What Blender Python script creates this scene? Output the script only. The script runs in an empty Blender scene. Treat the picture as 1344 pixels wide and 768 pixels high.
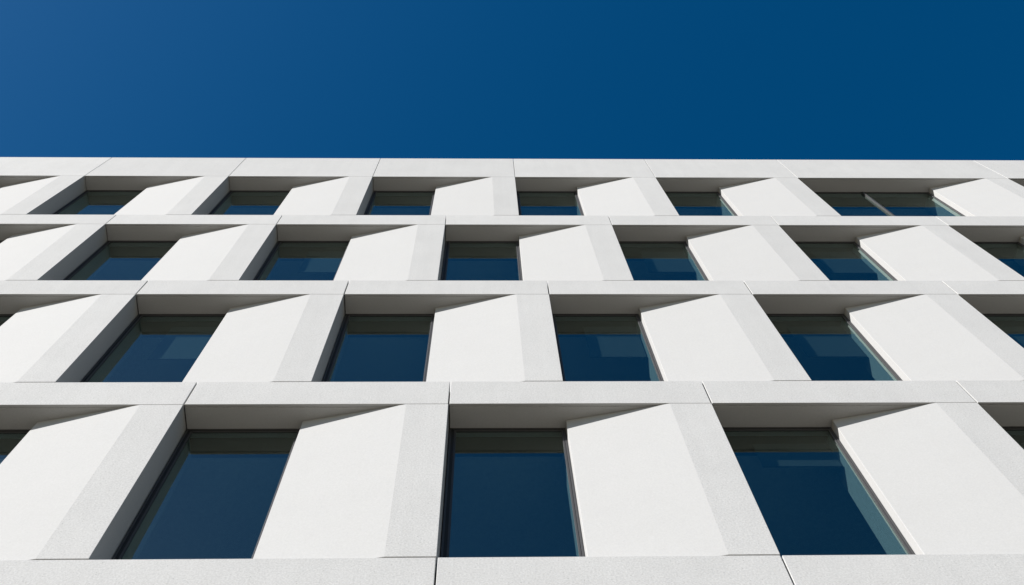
import bpy, bmesh, math, random
from mathutils import Vector, Matrix

random.seed(7)
sc = bpy.context.scene
C = sc.collection
R = math.radians

# ------------------------------------------------------------------ site
EYE = 1.60                       # camera height above the paving
MOD = 3.0                        # facade module
Z0T = EYE + 7.932                # top of the lowest string course in view
ZB = [None] + [EYE + z for z in (10.986, 14.655, 18.312, 21.920)]   # undersides of the courses
ZT = [Z0T] + [EYE + z for z in (11.591, 15.262, 18.919, 23.657)]    # tops of the courses
DEPTH = 0.313                    # pier face to glass
DSP_HEAD, DSP_FOOT = 0.213, 0.200   # depth of the splay where it meets the return
OPEN = 1.339                     # clear opening of a window
FLAT_HEAD, FLAT_FOOT = 0.482, 0.456  # width of the flat strip of a pier
GAP = 0.016                      # joint width

# right hand edges of the piers, storey by storey (lowest in view first)
EDGES = {
    1: [-9.37, -6.37, -3.371, -0.385, 2.615, 5.685, 8.69, 11.69],
    2: [-11.03, -8.03, -5.032, -2.029, 0.960, 3.950, 7.001, 10.0, 13.0],
    3: [-12.69, -9.69, -6.686, -3.683, -0.692, 2.285, 5.288, 8.364, 11.36, 14.36],
    4: [-14.32, -11.32, -8.319, -5.341, -2.341, 0.643, 3.607, 6.622, 11.129, 14.13],
}

# ------------------------------------------------------------------ materials
def new_mat(name):
    m = bpy.data.materials.new(name)
    m.use_nodes = True
    nt = m.node_tree
    for n in list(nt.nodes):
        nt.nodes.remove(n)
    out = nt.nodes.new('ShaderNodeOutputMaterial')
    return m, nt, out

def N(nt, t, **kw):
    n = nt.nodes.new(t)
    for k, v in kw.items():
        if k in n.inputs.keys():
            n.inputs[k].default_value = v
        else:
            setattr(n, k, v)
    return n

def noise(nt, vec, scale, detail=3.0, rough=0.55):
    n = N(nt, 'ShaderNodeTexNoise')
    n.inputs['Scale'].default_value = scale
    n.inputs['Detail'].default_value = detail
    n.inputs['Roughness'].default_value = rough
    nt.links.new(vec, n.inputs['Vector'])
    return n.outputs['Fac']

def ramp(nt, fac, a, b, lo, hi):
    n = N(nt, 'ShaderNodeMapRange')
    n.inputs['From Min'].default_value = a
    n.inputs['From Max'].default_value = b
    n.inputs['To Min'].default_value = lo
    n.inputs['To Max'].default_value = hi
    nt.links.new(fac, n.inputs['Value'])
    return n.outputs['Result']

def mul(nt, a, b):
    n = N(nt, 'ShaderNodeMath', operation='MULTIPLY')
    nt.links.new(a, n.inputs[0])
    if isinstance(b, (int, float)):
        n.inputs[1].default_value = b
    else:
        nt.links.new(b, n.inputs[1])
    return n.outputs[0]

def concrete(name, base, speck, pit, bump, cloud=1.0):
    """pale precast concrete: fine aggregate speckle, small pits, faint cloudy mottling"""
    m, nt, out = new_mat(name)
    geo = N(nt, 'ShaderNodeNewGeometry')
    pos = geo.outputs['Position']
    oi = N(nt, 'ShaderNodeObjectInfo')
    f1 = noise(nt, pos, 54.0, 3.0, 0.75)
    f2 = noise(nt, pos, 1.3, 4.0, 0.6)
    f3 = noise(nt, pos, 9.0, 3.0, 0.6)
    # faint rain streaks: noise stretched along the vertical
    mp = N(nt, 'ShaderNodeMapping')
    mp.inputs['Scale'].default_value = (7.0, 7.0, 0.35)
    nt.links.new(pos, mp.inputs['Vector'])
    f4 = noise(nt, mp.outputs['Vector'], 1.0, 3.0, 0.6)
    v = ramp(nt, f1, 0.33, 0.67, 1.0 - speck, 1.0 + speck)
    v = mul(nt, v, ramp(nt, f2, 0.3, 0.7, 1 - 0.035 * cloud, 1 + 0.03 * cloud))
    v = mul(nt, v, ramp(nt, f3, 0.3, 0.7, 1 - 0.015 * cloud, 1 + 0.015 * cloud))
    v = mul(nt, v, ramp(nt, f4, 0.3, 0.7, 1 - 0.02 * cloud, 1 + 0.018 * cloud))
    v = mul(nt, v, ramp(nt, oi.outputs['Random'], 0.0, 1.0, 0.975, 1.02))   # each casting a touch different
    vor = N(nt, 'ShaderNodeTexVoronoi')
    vor.inputs['Scale'].default_value = 30.0
    nt.links.new(pos, vor.inputs['Vector'])
    sep = N(nt, 'ShaderNodeSeparateColor')
    nt.links.new(vor.outputs['Color'], sep.inputs['Color'])
    # only some cells hold a pit
    has = N(nt, 'ShaderNodeMath', operation='GREATER_THAN')
    has.inputs[1].default_value = 0.80
    nt.links.new(sep.outputs['Red'], has.inputs[0])
    near = ramp(nt, vor.outputs['Distance'], 0.06, 0.22, 1.0, 0.0)
    pits = mul(nt, near, has.outputs[0])
    dark = ramp(nt, pits, 0.0, 1.0, 1.0, 1.0 - pit)
    v = mul(nt, v, dark)
    col = N(nt, 'ShaderNodeVectorMath', operation='SCALE')
    col.inputs[0].default_value = base
    nt.links.new(v, col.inputs['Scale'])
    b = N(nt, 'ShaderNodeBsdfPrincipled')
    nt.links.new(col.outputs['Vector'], b.inputs['Base Color'])
    b.inputs['Roughness'].default_value = 0.88
    b.inputs['Specular IOR Level'].default_value = 0.25
    bp = N(nt, 'ShaderNodeBump')
    bp.inputs['Strength'].default_value = bump
    bp.inputs['Distance'].default_value = 0.004
    nt.links.new(f1, bp.inputs['Height'])
    nt.links.new(bp.outputs['Normal'], b.inputs['Normal'])
    nt.links.new(b.outputs['BSDF'], out.inputs['Surface'])
    return m

def plain(name, col, rough=0.6, metal=0.0, var=0.06, scale=20.0):
    m, nt, out = new_mat(name)
    geo = N(nt, 'ShaderNodeNewGeometry')
    f = noise(nt, geo.outputs['Position'], scale, 3.0)
    v = ramp(nt, f, 0.3, 0.7, 1 - var, 1 + var)
    c = N(nt, 'ShaderNodeVectorMath', operation='SCALE')
    c.inputs[0].default_value = col
    nt.links.new(v, c.inputs['Scale'])
    b = N(nt, 'ShaderNodeBsdfPrincipled')
    nt.links.new(c.outputs['Vector'], b.inputs['Base Color'])
    b.inputs['Roughness'].default_value = rough
    b.inputs['Metallic'].default_value = metal
    nt.links.new(b.outputs['BSDF'], out.inputs['Surface'])
    return m

def glass_mat():
    """coated solar glazing: mirror part by Fresnel, the rest passes tinted"""
    m, nt, out = new_mat('coated_glass')
    geo = N(nt, 'ShaderNodeNewGeometry')
    bp = N(nt, 'ShaderNodeBump')
    bp.inputs['Strength'].default_value = 0.05
    bp.inputs['Distance'].default_value = 0.01
    nt.links.new(noise(nt, geo.outputs['Position'], 1.6, 1.0), bp.inputs['Height'])
    fr = N(nt, 'ShaderNodeFresnel')
    fr.inputs['IOR'].default_value = 2.5
    front = N(nt, 'ShaderNodeMath', operation='SUBTRACT')
    front.inputs[0].default_value = 1.0
    nt.links.new(geo.outputs['Backfacing'], front.inputs[1])
    fac = mul(nt, fr.outputs['Fac'], front.outputs[0])
    tr = N(nt, 'ShaderNodeBsdfTransparent')
    tr.inputs['Color'].default_value = (0.57, 0.67, 0.68, 1)
    gl = N(nt, 'ShaderNodeBsdfGlossy')
    gl.inputs['Color'].default_value = (0.84, 1.0, 0.92, 1)
    gl.inputs['Roughness'].default_value = 0.0
    nt.links.new(bp.outputs['Normal'], gl.inputs['Normal'])
    mx = N(nt, 'ShaderNodeMixShader')
    nt.links.new(fac, mx.inputs['Fac'])
    nt.links.new(tr.outputs['BSDF'], mx.inputs[1])
    nt.links.new(gl.outputs['BSDF'], mx.inputs[2])
    nt.links.new(mx.outputs['Shader'], out.inputs['Surface'])
    return m

M_BLAST = concrete('sandblasted_concrete', (0.462, 0.461, 0.456), 0.145, 0.34, 0.5)
M_SMOOTH = concrete('fair_faced_concrete', (0.430, 0.4295, 0.426), 0.045, 0.09, 0.12, 0.25)
M_FRAME = plain('anodised_frame', (0.045, 0.045, 0.047), 0.5, 0.0)
M_GASKET_SHADE = plain('black_gasket_shade', (0.012, 0.012, 0.013), 0.7)  # seal black, also painted as shade at left and head
M_MULLION = plain('mullion_metal', (0.035, 0.035, 0.036), 0.6, 0.0)
M_GLASS = glass_mat()
M_DARK = plain('joint_backing', (0.10, 0.098, 0.092), 0.9)
M_CEIL = plain('ceiling_paint', (0.52, 0.56, 0.55), 0.9)
M_HEAD_SHADE = plain('head_shade_black', (0.02, 0.02, 0.02), 0.9)  # near-black, paints the dark band seen in the glass at the head
M_FLOOR = plain('carpet', (0.30, 0.31, 0.31), 0.95)
M_REVEAL = plain('reveal_lining', (0.44, 0.45, 0.45), 0.7)
M_BLIND = plain('blind_fabric', (0.085, 0.095, 0.095), 0.9, 0.0, 0.05, 60.0)
M_ROOF = plain('roof_gravel', (0.28, 0.27, 0.26), 0.95, 0.0, 0.2, 40.0)
M_PAVE = plain('pale_paving', (0.215, 0.196, 0.158), 0.9, 0.0, 0.12, 3.0)

# ------------------------------------------------------------------ mesh helpers
def prism(bm, plan, z0, z1, mats=None):
    """plan polygon (counter-clockwise from above) raised from z0 to z1; mats[i] = material of side i"""
    lo = [bm.verts.new((x, y, z0)) for x, y in plan]
    hi = [bm.verts.new((x, y, z1)) for x, y in plan]
    n = len(plan)
    for i in range(n):
        f = bm.faces.new((lo[i], lo[(i + 1) % n], hi[(i + 1) % n], hi[i]))
        if mats:
            f.material_index = mats[i]
    bm.faces.new(list(reversed(lo)))
    bm.faces.new(hi)

def box(bm, x0, x1, y0, y1, z0, z1):
    prism(bm, [(x0, y0), (x1, y0), (x1, y1), (x0, y1)], z0, z1)

def extrude_x(bm, prof, x0, x1):
    """profile of (y, z) points, extruded along x"""
    a = [bm.verts.new((x0, y, z)) for y, z in prof]
    b = [bm.verts.new((x1, y, z)) for y, z in prof]
    n = len(prof)
    for i in range(n):
        bm.faces.new((a[i], a[(i + 1) % n], b[(i + 1) % n], b[i]))
    bm.faces.new(list(reversed(a)))
    bm.faces.new(b)

def obj(name, bm, mats, parent=None, origin=None, bevel=0.0):
    bmesh.ops.recalc_face_normals(bm, faces=bm.faces)
    me = bpy.data.meshes.new(name)
    if origin is not None:
        bmesh.ops.translate(bm, verts=bm.verts, vec=-Vector(origin))
    bm.to_mesh(me)
    bm.free()
    for m in (mats if isinstance(mats, (list, tuple)) else [mats]):
        me.materials.append(m)
    o = bpy.data.objects.new(name, me)
    C.objects.link(o)
    if origin is not None:
        o.location = Vector(origin) - (parent_loc(parent) if parent else Vector())
    if parent:
        o.parent = parent
    if bevel:
        md = o.modifiers.new('edge', 'BEVEL')
        md.width = bevel
        md.segments = 2
        md.limit_method = 'ANGLE'
        md.angle_limit = R(35)
        md.harden_normals = False
    return o

def parent_loc(p):
    v = Vector(p.location)
    while p.parent:
        p = p.parent
        v += Vector(p.location)
    return v

# ------------------------------------------------------------------ the building
bld = bpy.data.objects.new('office_building', None)
C.objects.link(bld)
bld['label'] = 'white precast concrete office block with staggered splayed window bays under blue sky'
bld['category'] = 'building'

XL, XR = -15.2, 15.2

def course(z0, z1, edges, name, gap):
    """one string course: separate castings butted with open joints above the pier edges"""
    xs = [XL] + [e for e in edges if XL + 0.4 < e < XR - 0.4] + [XR]
    for a, b in zip(xs[:-1], xs[1:]):
        bm = bmesh.new()
        g = gap / 2
        x0 = a + (g if a != XL else 0)
        x1 = b - (g if b != XR else 0)
        prof = [(0, z0), (0.030, z0), (0.030, z0 + 0.012), (0.044, z0 + 0.012), (0.044, z0 + 0.002),
                (0.42, z0 + 0.002), (0.42, z1), (0, z1)]
        extrude_x(bm, [(y, z) for y, z in reversed(prof)], x0, x1)
        bm.normal_update()
        bmesh.ops.recalc_face_normals(bm, faces=bm.faces)
        for f in bm.faces:
            if f.normal.z < -0.5:
                f.material_index = 1            # cast against the mould: smoother underside
        obj(name, bm, [M_BLAST, M_SMOOTH], bld, ((x0 + x1) / 2, 0, z0), 0.005)

course(Z0T - 0.604, Z0T, [e for e in EDGES[1] if e != -3.371], 'spandrel_panel', GAP)
for r in (1, 2, 3):
    course(ZB[r], ZT[r], EDGES[r], 'spandrel_panel', GAP if r < 3 else 0.011)
course(ZB[4], ZT[4], EDGES[4], 'parapet_panel', 0.009)

def pier(e, xs, z0, z1):
    """splayed pier: flat strip, splay running back to the left, shallow return, deep right jamb;
    the splay and the fold twist a little from head to foot"""
    xe = e - 0.004
    n = 6
    bm = bmesh.new()
    rows = []
    for k in range(n + 1):
        t = k / n                                   # 0 at the foot, 1 at the head
        fold = e - (FLAT_FOOT + (FLAT_HEAD - FLAT_FOOT) * t)
        d = DSP_FOOT + (DSP_HEAD - DSP_FOOT) * t
        z = z0 + 0.014 + (z1 - 0.007 - z0 - 0.014) * t
        plan = [(fold, 0.0), (xe, 0.0), (xe, 0.42), (xs, 0.42), (xs, d)]
        rows.append([bm.verts.new((x, y, z)) for x, y in plan])
    for a, b in zip(rows[:-1], rows[1:]):
        for i in range(5):
            f = bm.faces.new((a[i], a[(i + 1) % 5], b[(i + 1) % 5], b[i]))
            f.material_index = 0 if i == 0 else 1
    bm.faces.new(list(reversed(rows[0])))
    bm.faces.new(rows[-1])
    obj('pier_panel', bm, [M_BLAST, M_SMOOTH], bld, (e, 0, z0), 0.004)

def window(x0, x1, z0, z1, row, blind, split=None):
    w = bpy.data.objects.new('window', None)
    C.objects.link(w)
    w.parent = bld
    w.location = (x0, DEPTH, z0)
    yg = DEPTH
    if split:
        w['label'] = 'wide top floor window with a projecting vertical mullion'
    # outer frame (proud) and inner bead (set back), mitred as rings
    def ring(bm, a, b, c, d, t, y0, y1, tl=None, tt=None):
        tl = tl or t                       # wider left strip, its black standing in for shade in the jamb
        tt = tt or t
        box(bm, a, a + tl, y0, y1, c, d)
        box(bm, b - t, b, y0, y1, c, d)
        box(bm, a + tl, b - t, y0, y1, d - tt, d)
        box(bm, a + tl, b - t, y0, y1, c, c + t)
    X0, X1 = x0 + 0.006, x1 - 0.006
    bm = bmesh.new()
    ring(bm, X0, X1, z0 + 0.004, z1 - 0.004, 0.022, yg - 0.006, yg + 0.030)
    obj('window_frame', bm, M_FRAME, w, (x0, yg, z0), 0.002)
    a, b, c, d = X0 + 0.022, X1 - 0.022, z0 + 0.026, z1 - 0.026
    bm = bmesh.new()
    ring(bm, a, b, c, d, 0.006, yg + 0.001, yg + 0.026, 0.034, 0.026)  # seal, widened at left and head to paint the frame's shade black
    obj('gasket_shade', bm, M_GASKET_SHADE, w, (x0, yg, z0))
    a, b, c, d = a + 0.034, b - 0.006, c + 0.006, d - 0.026
    bm = bmesh.new()
    ring(bm, a, b, c, d, 0.022, yg - 0.004, yg + 0.018)
    obj('sash', bm, M_FRAME, w, (x0, yg, z0), 0.002)
    a, b, c, d = a + 0.022, b - 0.022, c + 0.022, d - 0.022
    spans = [(a, b)]
    if split:
        s = split
        bm = bmesh.new()
        box(bm, s - 0.018, s + 0.018, yg - 0.035, yg + 0.03, c, d)
        obj('mullion', bm, M_MULLION, w, (x0, yg, z0), 0.003)
        spans = [(a, s - 0.018), (s + 0.018, b)]
    for p, q in spans:
        bm = bmesh.new()
        box(bm, p, q, yg + 0.006, yg + 0.016, c, d)
        obj('glass_pane', bm, M_GLASS, w, (x0, yg, z0))
    # inner lining of the opening
    bm = bmesh.new()
    box(bm, x1 - 0.028, x1 - 0.008, yg + 0.032, yg + 0.36, z0 + 0.02, z1 - 0.02)
    box(bm, x0 + 0.008, x0 + 0.028, yg + 0.032, yg + 0.36, z0 + 0.02, z1 - 0.02)
    obj('reveal_lining', bm, M_REVEAL, w, (x0, yg, z0))
    bm = bmesh.new()                    # black strip added inside the head to darken the reflected soffit band
    box(bm, x0 + 0.03, x1 - 0.03, yg + 0.114, yg + 0.36, z1 - 0.012, z1 + 0.004)
    obj('head_shade_strip', bm, M_HEAD_SHADE, w, (x0, yg, z0))
    if blind:
        drop, left = blind
        bm = bmesh.new()
        bx0, bx1 = x0 + left * (x1 - x0), x1 - 0.05
        box(bm, bx0, bx1, yg + 0.16, yg + 0.164, z1 - drop, z1 - 0.10)
        box(bm, bx0, bx1, yg + 0.154, yg + 0.170, z1 - drop - 0.03, z1 - drop)
        bb = obj('roller_blind', bm, M_BLIND, w, (x0, yg, z0))

for r in (1, 2, 3, 4):
    ed = EDGES[r]
    for i, e in enumerate(ed):
        if i == 0:
            xs = XL if e - MOD + OPEN < XL else e - MOD + OPEN
            pier(e, xs, ZT[r - 1], ZB[r])
            continue
        prev = ed[i - 1]
        xs = e - MOD + OPEN
        pier(e, xs, ZT[r - 1], ZB[r])
        wide = (xs - prev) > 2.0
        bl = None
        if r == 1 and i in (5, 6):
            bl = (0.62, 0.36)
        elif r == 2 and i in (3, 5, 6, 7):
            bl = (1.25, 0.38)
        elif r == 3 and i in (4, 6, 7):
            bl = (1.25, 0.40)
        if bl:
            bl = (bl[0] + random.uniform(-0.05, 0.05), bl[1] + random.uniform(-0.03, 0.03))
        window(prev, xs, ZT[r - 1], ZB[r], r, bl, (prev + xs) / 2 - 0.03 if wide else None)

# structure behind the facade: floors with ceilings under them, back and end walls, roof
YB = 9.0
lev = [(Z0T - 0.604, Z0T - 0.02)] + [(ZB[r], ZT[r] - 0.02) for r in (1, 2, 3)]
for z0, z1 in lev:
    bm = bmesh.new()
    box(bm, XL + 0.02, XR - 0.02, 0.425, YB, z0 + 0.03, z1)
    obj('floor_slab', bm, M_FLOOR, bld, (0, 0.4, z0))
    bm = bmesh.new()
    box(bm, XL + 0.02, XR - 0.02, 0.425, YB, z0 + 0.006, z0 + 0.026)
    obj('ceiling', bm, M_CEIL, bld, (0, 0.4, z0))
bm = bmesh.new()
box(bm, XL + 0.02, XR - 0.02, 0.425, YB, ZB[4] + 0.006, ZB[4] + 0.026)
obj('ceiling', bm, M_CEIL, bld, (0, 0.4, ZB[4]))
bm = bmesh.new()
box(bm, XL + 0.02, XR - 0.02, 0.43, YB, ZB[4] + 0.03, ZT[4] - 0.55)
obj('roof', bm, M_ROOF, bld, (0, 0.4, ZB[4]))
# wall behind the piers between the windows (joint backing), one strip per pier
for r in (1, 2, 3, 4):
    ed = EDGES[r]
    bm = bmesh.new()
    for i, e in enumerate(ed):
        xs = e - MOD + OPEN
        if i == 0:
            xs = max(XL + 0.02, xs)
        box(bm, xs + 0.01, e - 0.012, 0.425, 0.62, ZT[r - 1] - 0.02, ZB[r] + 0.006)
    e = ed[-1]
    box(bm, e - 0.012 if e + 0.02 < XR - 0.02 else e, XR - 0.02, 0.425, 0.62, ZT[r - 1] - 0.02, ZB[r] + 0.006)
    obj('inner_wall', bm, M_DARK, bld, (0, 0.4, ZT[r - 1]))
for xa, xb in ((XL, XL + 0.018), (XR - 0.018, XR)):
    bm = bmesh.new()
    box(bm, xa, xb, 0.43, YB + 0.3, 0, ZT[4])
    obj('end_wall', bm, M_SMOOTH, bld, ((xa + xb) / 2, 0.4, 0))
bm = bmesh.new()
box(bm, XL + 0.02, XR - 0.02, YB + 0.01, YB + 0.3, 0, ZT[4])
obj('back_wall', bm, M_SMOOTH, bld, (0, YB, 0))
bm = bmesh.new()
box(bm, XL + 0.02, XR - 0.02, 0.06, 0.42, 0, Z0T - 0.61)
obj('base_wall', bm, M_SMOOTH, bld, (0, 0, 0))

# ------------------------------------------------------------------ ground
bm = bmesh.new()
s = 600.0
vs = [bm.verts.new(v) for v in ((-s, -s, 0), (s, -s, 0), (s, s, 0), (-s, s, 0))]
bm.faces.new(vs)
g = obj('ground', bm, M_PAVE)
g['kind'] = 'structure'

# ------------------------------------------------------------------ light
AZ, EL = 55.0, 30.8              # sun left of the facade normal, height
to_sun = Vector((-math.sin(R(AZ)) * math.cos(R(EL)), -math.cos(R(AZ)) * math.cos(R(EL)), math.sin(R(EL))))
ld = bpy.data.lights.new('sun', 'SUN')
ld.energy = 5.0
ld.angle = R(0.53)
ld.color = (1.0, 0.970, 0.937)
lo = bpy.data.objects.new('sun', ld)
lo.rotation_euler = to_sun.to_track_quat('Z', 'Y').to_euler()
lo.location = to_sun * 60
C.objects.link(lo)

w = bpy.data.worlds.new('World')
sc.world = w
w.use_nodes = True
nt = w.node_tree
bg = nt.nodes['Background']
sky = nt.nodes.new('ShaderNodeTexSky')
sky.sky_type = 'NISHITA'
sky.sun_disc = False
sky.sun_elevation = R(EL)
sky.sun_rotation = R(180 + AZ)
sky.altitude = 300
sky.air_density = 1.4
sky.dust_density = 1.1
sky.ozone_density = 4.5
hs = nt.nodes.new('ShaderNodeHueSaturation')      # deep, polarised blue of the photograph, over the whole sky
hs.inputs['Saturation'].default_value = 1.38
hs.inputs['Value'].default_value = 1.0
nt.links.new(sky.outputs['Color'], hs.inputs['Color'])
nt.links.new(hs.outputs['Color'], bg.inputs['Color'])
bg.inputs['Strength'].default_value = 0.0525

# ------------------------------------------------------------------ camera
cd = bpy.data.cameras.new('camera')
cam = bpy.data.objects.new('camera', cd)
C.objects.link(cam)
cd.sensor_width = 36.0
cd.shift_x = -0.0019
cd.lens = 36.0 * 1400.0 / 1344.0
cd.clip_start = 0.1
cd.clip_end = 3000
p, yw, rl = R(70.2113), R(4.3296), R(-4.0708)
F = Vector((math.sin(yw) * math.cos(p), math.cos(yw) * math.cos(p), math.sin(p)))
Rt = Vector((math.cos(yw), -math.sin(yw), 0))
U = Rt.cross(F)
X = Rt * math.cos(rl) + U * math.sin(rl)
Y = U * math.cos(rl) - Rt * math.sin(rl)
m = Matrix((X, Y, -F)).transposed().to_4x4()
m.translation = Vector((0.0453, -5.282, EYE))
cam.matrix_world = m
sc.camera = cam

# ------------------------------------------------------------------ render
sc.render.engine = 'CYCLES'
sc.cycles.use_denoising = True
sc.cycles.caustics_reflective = False
sc.cycles.caustics_refractive = False
sc.cycles.max_bounces = 10
sc.cycles.diffuse_bounces = 6
sc.cycles.transparent_max_bounces = 16
vs_ = sc.view_settings
vs_.view_transform = 'Standard'
vs_.look = 'None'
vs_.gamma = 1.0
vs_.exposure = 0.70
vs_.use_curve_mapping = False
